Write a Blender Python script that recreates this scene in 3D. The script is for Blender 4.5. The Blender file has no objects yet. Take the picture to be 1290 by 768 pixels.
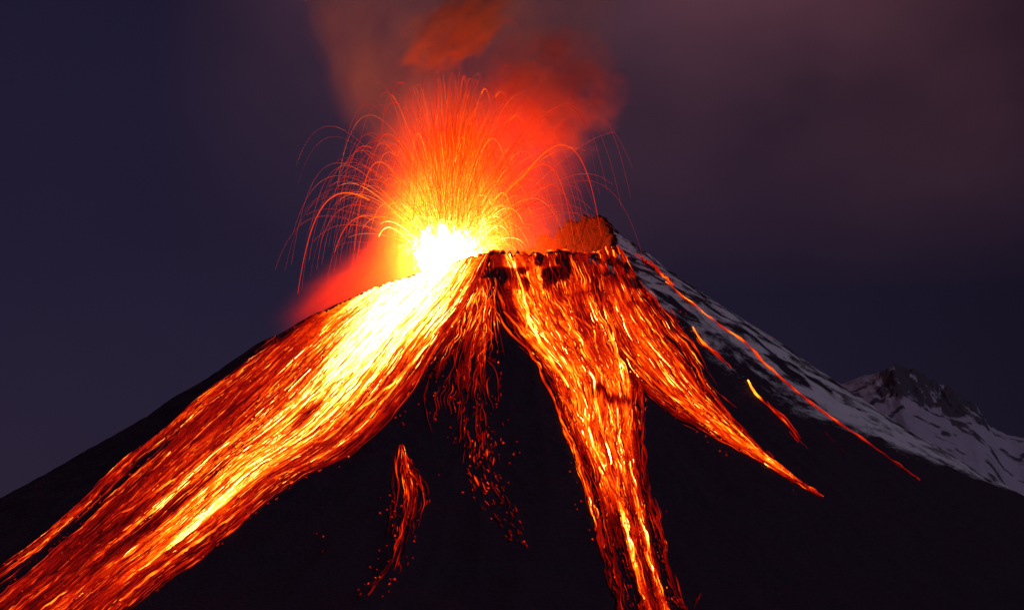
import bpy, math, random
import numpy as np
from mathutils import Vector
from mathutils.bvhtree import BVHTree

rng = np.random.default_rng(7)
random.seed(7)
S = bpy.context.scene
COL = S.collection
R = math.radians

# ------------------------------------------------------------------ camera
CAM = np.array([0.0, -7940.0, 500.0])
AIM = np.array([0.0, 0.0, 1476.0])
FPX = 4000.0                      # focal length in pixels of the 1290 px wide photograph
FWD = (AIM - CAM) / np.linalg.norm(AIM - CAM)
RIGHT = np.array([1.0, 0.0, 0.0])
UP = np.cross(RIGHT, FWD)
cd = bpy.data.cameras.new('camera')
cd.sensor_width = 36.0
cd.lens = 36.0 * FPX / 1290.0
cd.clip_start = 10.0
cd.clip_end = 120000.0
cam = bpy.data.objects.new('camera', cd)
COL.objects.link(cam)
cam.location = CAM
cam.rotation_euler = Vector(FWD).to_track_quat('-Z', 'Y').to_euler()
S.camera = cam

# ------------------------------------------------------------------ view, sky, moonlight
S.render.engine = 'CYCLES'
S.view_settings.view_transform = 'Standard'
S.view_settings.look = 'None'
S.view_settings.exposure = 0.0
S.view_settings.gamma = 1.0
S.view_settings.use_curve_mapping = False
S.cycles.max_bounces = 4
S.cycles.diffuse_bounces = 2
S.cycles.glossy_bounces = 1
S.cycles.volume_bounces = 2
S.cycles.transparent_max_bounces = 16
S.cycles.volume_step_rate = 1.0
S.cycles.volume_max_steps = 128
S.cycles.use_denoising = True

MOON_EL, MOON_AZ = 38.0, 56.0     # azimuth measured from the camera's back (-Y) towards +X
MOON_DIR = np.array([math.sin(R(MOON_AZ)) * math.cos(R(MOON_EL)),
                     -math.cos(R(MOON_AZ)) * math.cos(R(MOON_EL)), math.sin(R(MOON_EL))])
world = bpy.data.worlds.new('World')
S.world = world
world.use_nodes = True
nt = world.node_tree
nt.nodes.clear()
N = nt.nodes.new
L = nt.links.new


def math_node(tree, op, a, b=None, clamp=False):
    n = tree.nodes.new('ShaderNodeMath')
    n.operation = op
    n.use_clamp = clamp
    for i, v in enumerate((a, b)):
        if v is None:
            continue
        if isinstance(v, (int, float)):
            n.inputs[i].default_value = v
        else:
            tree.links.new(v, n.inputs[i])
    return n.outputs[0]


def mix_rgb(tree, kind, fac, a, b):
    n = tree.nodes.new('ShaderNodeMix')
    n.data_type = 'RGBA'
    n.blend_type = kind
    n.clamp_result = False
    for sock, v in ((n.inputs['Factor'], fac), (n.inputs['A'], a), (n.inputs['B'], b)):
        if isinstance(v, (int, float)):
            sock.default_value = v
        elif isinstance(v, tuple):
            sock.default_value = (*v, 1.0) if len(v) == 3 else v
        else:
            tree.links.new(v, sock)
    return n.outputs['Result']


def ramp(tree, fac, stops, interp='EASE'):
    n = tree.nodes.new('ShaderNodeValToRGB')
    n.color_ramp.interpolation = interp
    els = n.color_ramp.elements
    while len(els) < len(stops):
        els.new(0.5)
    for e, (p, c) in zip(els, stops):
        e.position = p
        e.color = (c, c, c, 1) if isinstance(c, (int, float)) else (*c, 1)
    tree.links.new(fac, n.inputs[0])
    return n.outputs[0]


sky = N('ShaderNodeTexSky')
sky.sky_type = 'NISHITA'
sky.sun_disc = False
sky.sun_elevation = R(MOON_EL)
sky.sun_rotation = math.atan2(MOON_DIR[0], MOON_DIR[1])
sky.altitude = 1500.0
tc = N('ShaderNodeTexCoord')
mp = N('ShaderNodeMapping')
mp.inputs['Scale'].default_value = (13.0, 13.0, 19.0)
mp.inputs['Location'].default_value = (2.6, 1.3, 0.7)
L(tc.outputs['Generated'], mp.inputs[0])
cn = N('ShaderNodeTexNoise')
cn.inputs['Scale'].default_value = 1.0
cn.inputs['Detail'].default_value = 3.0
cn.inputs['Roughness'].default_value = 0.45
L(mp.outputs[0], cn.inputs['Vector'])
sep = N('ShaderNodeSeparateXYZ')
L(tc.outputs['Generated'], sep.inputs[0])
# thin night cloud, denser and warmer towards the upper right of the crater
far_e = math_node(nt, 'ABSOLUTE', math_node(nt, 'SUBTRACT', sep.outputs[0], 0.055))
east = math_node(nt, 'SUBTRACT', 1.0, math_node(nt, 'MULTIPLY', far_e, 6.0), True)
east = math_node(nt, 'MULTIPLY', east, math_node(nt, 'SUBTRACT', 2.0, east))
high = math_node(nt, 'MULTIPLY', math_node(nt, 'SUBTRACT', sep.outputs[2], 0.125), 9.0, True)
cl = math_node(nt, 'MULTIPLY', math_node(nt, 'MULTIPLY', east, high),
               math_node(nt, 'MULTIPLY', cn.outputs[0], 1.7))
base = mix_rgb(nt, 'MULTIPLY', 1.0, sky.outputs[0], (1.0, 0.54, 0.94))
SKY_K = 0.0027
mott = math_node(nt, 'ADD', 0.72, math_node(nt, 'MULTIPLY', cn.outputs[0], 0.56))
base = mix_rgb(nt, 'MULTIPLY', 1.0, base, mott)
base_s = mix_rgb(nt, 'MULTIPLY', 1.0, base, (SKY_K, SKY_K, SKY_K))
floor_ = mix_rgb(nt, 'ADD', 1.0, base_s, (0.0070, 0.0050, 0.0150))
cloudc = mix_rgb(nt, 'MULTIPLY', 1.0, (0.074, 0.025, 0.026), cl)
dim = math_node(nt, 'SUBTRACT', 1.0, math_node(nt, 'MULTIPLY', math_node(nt, 'ADD', sep.outputs[0], 0.02), 2.6, True))
floor_ = mix_rgb(nt, 'MULTIPLY', 1.0, floor_, dim)
allc = mix_rgb(nt, 'ADD', 1.0, floor_, cloudc)
bgn = N('ShaderNodeBackground')
bgn.inputs[1].default_value = 1.0
L(allc, bgn.inputs[0])
wo = N('ShaderNodeOutputWorld')
L(bgn.outputs[0], wo.inputs[0])

sd = bpy.data.lights.new('moonlight', 'SUN')
sd.energy = 0.42
sd.angle = R(0.5)
sd.color = (0.84, 0.72, 1.0)
so = bpy.data.objects.new('moonlight', sd)
COL.objects.link(so)
so.rotation_euler = Vector(MOON_DIR).to_track_quat('Z', 'Y').to_euler()

# ------------------------------------------------------------------ helpers


def at(px, py, depth=0.0):
    """world point seen at a photograph pixel, on the vertical plane y = depth"""
    d = FWD + RIGHT * ((px - 645.0) / FPX) + UP * ((384.0 - py) / FPX)
    t = (depth - CAM[1]) / d[1]
    return CAM + d * t


def tag(o, label=None, cat=None, group=None, kind=None):
    if label:
        o['label'] = label
    if cat:
        o['category'] = cat
    if group:
        o['group'] = group
    if kind:
        o['kind'] = kind
    return o


def empty(name, loc):
    o = bpy.data.objects.new(name, None)
    COL.objects.link(o)
    o.location = loc
    return o


def mesh_obj(name, V, F, mat, attrs=None, parent=None, smooth=True):
    """link a mesh built from arrays (F: all quads or all triangles); V in world space"""
    V = np.asarray(V, dtype=np.float64).reshape(-1, 3)
    F = np.asarray(F, dtype=np.int32)
    org = np.zeros(3)
    if parent is not None:
        org = np.array(parent.location)
    else:
        org = V.mean(axis=0)
        org[2] = V[:, 2].min()
    V = V - org
    me = bpy.data.meshes.new(name)
    k = F.shape[1]
    me.vertices.add(len(V))
    me.vertices.foreach_set('co', V.astype(np.float32).ravel())
    me.loops.add(F.size)
    me.loops.foreach_set('vertex_index', F.ravel())
    me.polygons.add(len(F))
    me.polygons.foreach_set('loop_start', np.arange(0, F.size, k, dtype=np.int32))
    me.polygons.foreach_set('loop_total', np.full(len(F), k, dtype=np.int32))
    me.polygons.foreach_set('use_smooth', np.full(len(F), smooth, dtype=bool))
    me.update(calc_edges=True)
    for an, av in (attrs or {}).items():
        a = me.attributes.new(an, 'FLOAT', 'POINT')
        a.data.foreach_set('value', np.asarray(av, dtype=np.float32).ravel())
    me.validate()
    if mat is not None:
        me.materials.append(mat)
    o = bpy.data.objects.new(name, me)
    COL.objects.link(o)
    if parent is not None:
        o.parent = parent
    else:
        o.location = org
    return o


def _hash(ix, iy, seed):
    h = (ix * 374761393 + iy * 668265263 + seed * 974634533) & 0xFFFFFFFF
    h = ((h ^ (h >> 13)) * 1274126177) & 0xFFFFFFFF
    h = h ^ (h >> 16)
    return (h & 0xFFFF) / 65535.0


def vnoise(x, y, seed=0, perx=None):
    x = np.asarray(x, float)
    y = np.asarray(y, float)
    ix = np.floor(x).astype(np.int64)
    iy = np.floor(y).astype(np.int64)
    fx = x - ix
    fy = y - iy
    fx = fx * fx * fx * (fx * (fx * 6 - 15) + 10)
    fy = fy * fy * fy * (fy * (fy * 6 - 15) + 10)
    ix1 = ix + 1
    if perx:
        ix = ix % perx
        ix1 = ix1 % perx
    a = _hash(ix, iy, seed)
    b = _hash(ix1, iy, seed)
    c = _hash(ix, iy + 1, seed)
    d = _hash(ix1, iy + 1, seed)
    return (a * (1 - fx) + b * fx) * (1 - fy) + (c * (1 - fx) + d * fx) * fy


def fbm(x, y, seed=0, octs=4, rough=0.5):
    s = 0
    a = 1
    t = 0
    for i in range(octs):
        s = s + a * vnoise(x * 2 ** i, y * 2 ** i, seed + i * 17)
        t += a
        a *= rough
    return s / t


def smooth01(x, a, b):
    t = np.clip((x - a) / (b - a), 0, 1)
    return t * t * (3 - 2 * t)


# ------------------------------------------------------------------ the height of the volcano
CX, CY = 10.0, 0.0
M = 2.0                                     # metres per photograph pixel at the summit


def zpx(y):
    return 1476.0 + (384.0 - np.asarray(y, float)) * 2.0


_pr = np.array([0, 60, 100, 200, 300, 400, 500, 600, 700, 900, 1300, 2000, 3000]) * M
_pz = zpx([198, 236, 262, 335, 409, 484, 556, 617, 672, 768, 910, 1060, 1124])
_th = np.array([-180, -165, -150, -130, -118, -105, -90, -70, -50, -35, -22, -10, 0, 15, 30, 50, 75, 100, 135, 180])
_rr = np.array([130, 122, 112, 104, 100, 102, 105, 108, 112, 116, 118, 120, 122, 122, 121, 112, 104, 104, 118, 130]) * M
_rz = zpx([366, 363, 357, 345, 335, 333, 332, 331, 330, 327, 321, 312, 300, 276, 258, 264, 290, 322, 345, 362])


def cone(r):
    return np.interp(r, _pr, _pz)


def polar(x, y):
    dx = x - CX
    dy = y - CY
    return np.hypot(dx, dy), np.degrees(np.arctan2(dy, dx))


def height(x, y):
    r, th = polar(x, y)
    # smoothed rim tables
    Rm = sum(np.interp((th + k + 180) % 360 - 180, _th, _rr) for k in (-5, 0, 5)) / 3
    Zm = sum(np.interp((th + k + 180) % 360 - 180, _th, _rz) for k in (-3, 0, 3)) / 3
    rock = smooth01(th, -12, 14) * (1 - smooth01(th, 70, 110)) * np.exp(-np.abs(r - Rm) / 110.0)
    u = (th + 180) / 360
    crag = (vnoise(u * 90, r / 38.0, 5, 90) - 0.5) * 22 + (vnoise(u * 210, r / 16.0, 6, 210) - 0.5) * 9
    Zm = Zm + (vnoise(u * 60, r * 0, 9, 60) - 0.5) * 12 + (vnoise(u * 160, r * 0, 10, 160) - 0.5) * 8
    q = np.clip(r - Rm, 0, None)
    c = (cone(np.maximum(r - 30, 0)) + cone(r) + cone(r + 30)) / 3
    outer = c + (Zm - cone(Rm)) * np.exp(-q / 250.0)
    w = smooth01(q, 0, 260)
    g1 = 1 - np.abs(2 * vnoise(u * 46 + 0.3 * vnoise(u * 60, r / 300, 3, 60), r / 900.0, 1, 46) - 1)
    g2 = 1 - np.abs(2 * vnoise(u * 130, r / 420.0, 2, 130) - 1)
    amp = np.clip(r / 900.0, 0.25, 1.3)
    outer = outer + w * amp * (9 * (g1 - 0.5) + 4.0 * (g2 - 0.5))
    outer = outer + (fbm(x / 70.0, y / 70.0, 4, 4) - 0.5) * (4 + 13 * w)
    outer = outer + (vnoise(u * 150, r / 70.0, 8, 150) - 0.5) * 13 * np.exp(-q / 150.0)
    f = np.clip(r / Rm, 0, 1)
    inner = 1462 + (Zm - 1462) * f ** 2.4 + (fbm(x / 40.0, y / 40.0, 14, 3) - 0.5) * 16 * f
    z = np.where(r > Rm, outer, inner)
    step = 17.0
    zt = z + rock * crag + 9 * (vnoise(u * 40, r / 90.0, 15, 40) - .5)
    k_ = np.floor(zt / step)
    f_ = zt / step - k_
    z = z + rock * crag + rock * 0.75 * (step * (k_ + smooth01(f_, 0.25, 0.75)) - zt)
    z = z - 12.0 * smooth01(r, 5200, 6000)
    return z


# ------------------------------------------------------------------ materials


def new_mat(name):
    m = bpy.data.materials.new(name)
    m.use_nodes = True
    m.node_tree.nodes.clear()
    return m, m.node_tree


def rock_snow_mat(name, snow_col=(0.64, 0.63, 0.68), rock_col=(0.018, 0.012, 0.022), rock_col2=(0.055, 0.036, 0.056)):
    m, t = new_mat(name)
    n = t.nodes
    tcn = n.new('ShaderNodeTexCoord')
    at_ = n.new('ShaderNodeAttribute')
    at_.attribute_name = 'snow'
    nz = n.new('ShaderNodeTexNoise')
    nz.inputs['Scale'].default_value = 0.02
    nz.inputs['Detail'].default_value = 7.0
    nz.inputs['Roughness'].default_value = 0.62
    t.links.new(tcn.outputs['Object'], nz.inputs['Vector'])
    nz2 = n.new('ShaderNodeTexNoise')
    nz2.inputs['Scale'].default_value = 0.11
    nz2.inputs['Detail'].default_value = 5.0
    t.links.new(tcn.outputs['Object'], nz2.inputs['Vector'])
    jitter = math_node(t, 'ADD', math_node(t, 'MULTIPLY', math_node(t, 'SUBTRACT', nz.outputs[0], 0.5), 1.1),
                       math_node(t, 'MULTIPLY', math_node(t, 'SUBTRACT', nz2.outputs[0], 0.5), 0.5))
    s = math_node(t, 'ADD', at_.outputs['Fac'], jitter)
    mask = ramp(t, s, [(0.26, 0.0), (0.78, 1.0)])
    rockc = mix_rgb(t, 'MIX', nz2.outputs[0], rock_col, rock_col2)
    sc_ = n.new('ShaderNodeAttribute')
    sc_.attribute_name = 'vent_red_tint'
    rockc = mix_rgb(t, 'MIX', sc_.outputs['Fac'], rockc, mix_rgb(t, 'MIX', nz.outputs[0], (0.004, 0.0015, 0.0015), (0.045, 0.005, 0.005)))  # red light of the vent put into the crater rock colour
    snowc = mix_rgb(t, 'MIX', nz.outputs[0], tuple(0.8 * c for c in snow_col), snow_col)
    colr = mix_rgb(t, 'MIX', mask, rockc, snowc)
    b = n.new('ShaderNodeBsdfPrincipled')
    b.inputs['Roughness'].default_value = 0.9
    b.inputs['Specular IOR Level'].default_value = 0.1
    t.links.new(colr, b.inputs['Base Color'])
    bp = n.new('ShaderNodeBump')
    bp.inputs['Strength'].default_value = 0.45
    bp.inputs['Distance'].default_value = 10.0
    t.links.new(nz2.outputs[0], bp.inputs['Height'])
    t.links.new(bp.outputs[0], b.inputs['Normal'])
    o = n.new('ShaderNodeOutputMaterial')
    t.links.new(b.outputs[0], o.inputs[0])
    return m


def lava_mat(name, mul=1.0, fine=0.0):
    """incandescent rock: the mesh attribute heat (0 = crust, 1 = white hot) sets what it radiates"""
    m, t = new_mat(name)
    n = t.nodes
    a = n.new('ShaderNodeAttribute')
    a.attribute_name = 'lava_heat'
    h = a.outputs['Fac']
    if fine:
        tcn = n.new('ShaderNodeTexCoord')
        nz = n.new('ShaderNodeTexNoise')
        nz.inputs['Scale'].default_value = 0.10
        nz.inputs['Detail'].default_value = 4.0
        t.links.new(tcn.outputs['Object'], nz.inputs['Vector'])
        h = math_node(t, 'ADD', h, math_node(t, 'MULTIPLY', math_node(t, 'SUBTRACT', nz.outputs[0], 0.5), fine))
    h = math_node(t, 'MAXIMUM', h, 0.0)
    e = math_node(t, 'SUBTRACT', math_node(t, 'POWER', 2.71828, math_node(t, 'MULTIPLY', h, 5.6)), 1.0)
    s = math_node(t, 'MULTIPLY', e, 0.034 * mul)
    colr = ramp(t, h, [(0.0, (1.0, 0.006, 0.004)), (0.44, (1.0, 0.010, 0.002)), (0.60, (1.0, 0.036, 0.001)), (0.72, (1.0, 0.115, 0.002)), (0.85, (1.0, 0.26, 0.012)), (1.0, (1.0, 0.38, 0.09))], 'LINEAR')
    em = n.new('ShaderNodeEmission')
    t.links.new(colr, em.inputs[0])
    t.links.new(s, em.inputs[1])
    df = n.new('ShaderNodeBsdfDiffuse')
    df.inputs[0].default_value = (0.02, 0.015, 0.015, 1)
    ad = n.new('ShaderNodeAddShader')
    t.links.new(em.outputs[0], ad.inputs[0])
    t.links.new(df.outputs[0], ad.inputs[1])
    o = n.new('ShaderNodeOutputMaterial')
    t.links.new(ad.outputs[0], o.inputs[0])
    m.cycles.emission_sampling = 'NONE'
    return m


MAT_TERRAIN = rock_snow_mat('volcanic_rock_and_snow')
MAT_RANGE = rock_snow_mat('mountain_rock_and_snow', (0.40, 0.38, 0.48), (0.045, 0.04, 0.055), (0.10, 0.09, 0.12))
MAT_BED = lava_mat('molten_bed_glow', 1.0, 0.35)
MAT_STREAK = lava_mat('molten_rivulet_glow', 1.0)
MAT_SPRAY = lava_mat('lava_spray_glow', 1.0)
MAT_EMBER = lava_mat('ember_glow', 1.0)

# ------------------------------------------------------------------ volcano and ground
nth, nr = 1400, 300
tt = np.linspace(-180, 180, nth, endpoint=False)
rad = np.concatenate([np.linspace(4, 420, 70, endpoint=False), np.linspace(420, 1500, 150, endpoint=False),
                      1500 * (6000 / 1500.0) ** np.linspace(0, 1, nr - 220)])
TT, RR = np.meshgrid(np.radians(tt), rad, indexing='ij')
X = CX + RR * np.cos(TT)
Y = CY + RR * np.sin(TT)
Z = height(X, Y)
V = np.stack([X, Y, Z], -1).reshape(-1, 3)
i = np.arange(nth)[:, None]
j = np.arange(nr - 1)[None, :]
i2 = (i + 1) % nth
F = np.stack([i * nr + j, i * nr + j + 1, i2 * nr + j + 1, i2 * nr + j], -1).reshape(-1, 4)
thd = np.degrees(TT)
edge = np.interp(RR, [200, 300, 570, 786, 1000, 1180, 1500], [-56, -62, -60, -56, -50, -34, -8])
snow = smooth01(thd, edge - 9, edge + 15) * np.where(thd > -30, smooth01(RR, 246, 264), smooth01(RR, 215, 290)) * (1 - smooth01(thd, 150, 178))
bands = fbm(thd / 7.0 + 40, RR / 260.0, 31, 4)
streaky = smooth01(np.abs(thd - 18 - 8 * (fbm(RR / 150, RR * 0, 5) - .5)), 10, 22)
snow = snow * (0.80 + 0.9 * (bands - 0.42)) - 0.30 * (1 - streaky) * smooth01(RR, 260, 420) * (1 - smooth01(RR, 900, 1100)) * snow
patch = fbm(thd / 4.2 + 11, RR / 120.0 + 0.02 * thd, 77, 4)
snow = snow - 0.8 * smooth01(patch, 0.53, 0.66) * (1 - smooth01(RR, 760, 1050)) * snow
snow = snow - 0.7 * smooth01(fbm(thd / 2.0, RR / 60.0, 78, 3), 0.50, 0.6) * (1 - smooth01(RR, 300, 420)) * snow
snow = snow * (0.55 + 0.45 * smooth01(fbm(X / 36, Z / 36 + Y / 50, 79, 4), 0.36, 0.56))
snow = snow * (1 - 0.55 * smooth01(RR, 1350, 1900))
volcano = mesh_obj('volcano', V, F, MAT_TERRAIN, {'snow': snow.ravel(), 'vent_red_tint': (1 - smooth01(RR, 248, 300)).ravel()})
tag(volcano, 'steep dark volcano cone with a broken crater and snow on its right flank', 'volcano', kind='structure')

bvh = BVHTree.FromPolygons(V.tolist(), F.tolist())
PX0, PY0, STEP = -260, 240, 3
gx = np.arange(PX0, 1320, STEP)
gy = np.arange(PY0, 960, STEP)
DEP = np.full((len(gy), len(gx)), np.nan)
camv = Vector(CAM)
for a_, yy in enumerate(gy):
    for b_, xx in enumerate(gx):
        d = FWD + RIGHT * ((xx - 645.0) / FPX) + UP * ((384.0 - yy) / FPX)
        hit = bvh.ray_cast(camv, Vector(d / np.linalg.norm(d)))
        if hit[0] is not None:
            DEP[a_, b_] = hit[0].y
del bvh


def drape(px, py, lift=2.0):
    """points on the volcano's own surface where the photograph shows them (nan beyond the skyline)"""
    px = np.asarray(px, float)
    py = np.asarray(py, float)
    fx = np.clip((px - PX0) / STEP, 0, len(gx) - 1.001)
    fy = np.clip((py - PY0) / STEP, 0, len(gy) - 1.001)
    ix = fx.astype(int)
    iy = fy.astype(int)
    wx = fx - ix
    wy = fy - iy
    dep = (DEP[iy, ix] * (1 - wx) + DEP[iy, ix + 1] * wx) * (1 - wy) + (DEP[iy + 1, ix] * (1 - wx) + DEP[iy + 1, ix + 1] * wx) * wy
    d = FWD + RIGHT * ((px - 645.0) / FPX)[..., None] + UP * ((384.0 - py) / FPX)[..., None]
    P = CAM + d * ((dep - CAM[1]) / d[..., 1])[..., None]
    ok = ~np.isnan(dep)
    P[..., 2] = np.where(ok, height(np.where(ok, P[..., 0], 0), np.where(ok, P[..., 1], 0)) + lift, np.nan)
    return P


gm, t = new_mat('dark_plain')
b = t.nodes.new('ShaderNodeBsdfPrincipled')
nz = t.nodes.new('ShaderNodeTexNoise')
nz.inputs['Scale'].default_value = 0.002
nz.inputs['Detail'].default_value = 6
tcn = t.nodes.new('ShaderNodeTexCoord')
t.links.new(tcn.outputs['Object'], nz.inputs['Vector'])
t.links.new(mix_rgb(t, 'MIX', nz.outputs[0], (0.015, 0.02, 0.012), (0.05, 0.05, 0.035)), b.inputs['Base Color'])
b.inputs['Roughness'].default_value = 1.0
o = t.nodes.new('ShaderNodeOutputMaterial')
t.links.new(b.outputs[0], o.inputs[0])
G = 50000.0
ground = mesh_obj('ground', [(-G, -G, 0), (G, -G, 0), (G, G, 0), (-G, G, 0)], [[0, 1, 2, 3]], gm)
tag(ground, 'dark plain around the foot of the volcano', 'ground', kind='structure')

# ------------------------------------------------------------------ the snowy mountain behind, on the right
Y2 = 2300.0
K2 = (Y2 + 7940) / 7940.0


def ridge_z(px):
    xs = [860, 1000, 1050, 1085, 1108, 1124, 1134, 1150, 1172, 1200, 1222, 1240, 1262, 1290, 1340, 1420, 1560, 1800]
    ys = [600, 520, 488, 478, 474, 465, 463, 472, 484, 501, 519, 541, 551, 555, 566, 590, 640, 720]
    py = np.interp(px, xs, ys)
    return 1476 + 976 / 7940.0 * Y2 + (384 - py) * 2.0 * K2


mx = np.linspace(860, 1800, 520)
my = np.linspace(-1, 1, 320)
MX, MY = np.meshgrid(mx, my, indexing='ij')
wxs = (MX - 645) * 2.0 * K2
crest = ridge_z(MX)
back = np.clip(MY, 0, 1)
front = np.clip(-MY, 0, 1)
rocky = smooth01(MX, 1060, 1110) * (1 - smooth01(MX, 1225, 1262))
plain = ridge_z(np.full_like(MX, 1262.0)) - (MX - 1262) * 1.1 + 55
top = np.maximum(crest - plain, 0)
zz = crest - 900 * back ** 1.2
fr_drop = 80 * smooth01(front, 0, 0.10) * rocky * np.clip(top / 160, 0, 1) * 1.6 + 1150 * np.clip(front - 0.06, 0, 1) ** 1.25
zz = np.where(MY < 0, crest - fr_drop, zz)
zz += (fbm(MX / 14 + 9, MY * 34, 41, 4) - 0.5) * 24 * (0.25 + rocky * (1 - smooth01(front, 0.1, 0.25)))
zz += (1 - np.abs(2 * vnoise(MX / 11 + MY * 9, MY * 9, 44) - 1) - 0.5) * 14 * rocky * (1 - smooth01(front, 0.1, 0.3))
zz += (fbm(MX / 45, MY * 9, 47, 4) - 0.5) * 34 * smooth01(front, 0.05, 0.2)
zz += (1 - np.abs(2 * fbm(MX / 7 + MY * 14, MY * 24, 48, 4) - 1) - 0.6) * 16 * rocky * (1 - smooth01(front, 0.15, 0.3))
V2 = np.stack([wxs, Y2 + MY * 1300, zz], -1).reshape(-1, 3)
nb = len(my)
i = np.arange(len(mx) - 1)[:, None]
j = np.arange(nb - 1)[None, :]
F2 = np.stack([i * nb + j, (i + 1) * nb + j, (i + 1) * nb + j + 1, i * nb + j + 1], -1).reshape(-1, 4)
zb = 1476 + 976 / 7940.0 * Y2 + (384 - np.interp(MX, [1050, 1090, 1150, 1200, 1245], [496, 507, 521, 537, 552])) * 2.0 * K2
bare = rocky * smooth01(zz - zb + 50 * (fbm(MX / 12, MY * 22, 52) - .5), -14, 14) * (MY < 0.4)
sn2 = 0.90 - 0.84 * bare + 0.30 * (fbm(MX / 16, MY * 26, 55, 4) - 0.5) * 2
sn2 += 0.5 * bare * smooth01(fbm(MX / 9 + 2 * MY, MY * 30 + MX / 30, 64, 4), 0.53, 0.62)
sn2 -= 0.65 * smooth01(fbm(MX / 26 + 3, MY * 55 + 4, 61, 3), 0.56, 0.68) * smooth01(front, 0.05, 0.12)
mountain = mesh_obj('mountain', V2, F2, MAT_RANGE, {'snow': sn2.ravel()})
tag(mountain, 'distant rocky peak above a snowfield, behind the volcano on the right', 'mountain', kind='structure')


# ------------------------------------------------------------------ tubes


def tubes(P, rad_, heat, sides=4):
    """P [n,k,3] centre lines, rad_ and heat [n,k]; returns V, F, heat per vertex"""
    n, k, _ = P.shape
    T = np.gradient(P, axis=1)
    T /= np.linalg.norm(T, axis=2, keepdims=True) + 1e-9
    ref = np.zeros_like(T)
    ref[..., 1] = 1.0
    A = np.cross(T, ref)
    A /= np.linalg.norm(A, axis=2, keepdims=True) + 1e-9
    B = np.cross(T, A)
    ang = np.arange(sides) * 2 * math.pi / sides
    ring = P[:, :, None, :] + rad_[:, :, None, None] * (A[:, :, None, :] * np.cos(ang)[None, None, :, None] + B[:, :, None, :] * np.sin(ang)[None, None, :, None])
    Vv = ring.reshape(-1, 3)
    a = np.arange(n)[:, None, None]
    b = np.arange(k - 1)[None, :, None]
    c = np.arange(sides)[None, None, :]
    c2 = (c + 1) % sides
    idx = lambda aa, bb, cc: (aa * k + bb) * sides + cc
    Ff = np.stack([idx(a, b, c), idx(a, b, c2), idx(a, b + 1, c2), idx(a, b + 1, c)], -1).reshape(-1, 4)
    return Vv, Ff, np.repeat(heat.reshape(-1), sides)


def resample(pl, n):
    pl = np.asarray(pl, float)
    s = np.concatenate([[0], np.cumsum(np.linalg.norm(np.diff(pl, axis=0), axis=1))])
    q = np.linspace(0, s[-1], n * 3)
    xy = np.stack([np.interp(q, s, pl[:, 0]), np.interp(q, s, pl[:, 1])], -1)
    w = max(3, (n * 3) // 14) | 1
    pad = np.pad(xy, ((w // 2, w // 2), (0, 0)), mode='reflect', reflect_type='odd')
    ker = np.ones(w) / w
    xy = np.stack([np.convolve(pad[:, c], ker, 'valid') for c in (0, 1)], -1)
    s = np.concatenate([[0], np.cumsum(np.linalg.norm(np.diff(xy, axis=0), axis=1))])
    q = np.linspace(0, s[-1], n)
    return np.stack([np.interp(q, s, xy[:, 0]), np.interp(q, s, xy[:, 1])], -1), s[-1]


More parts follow.
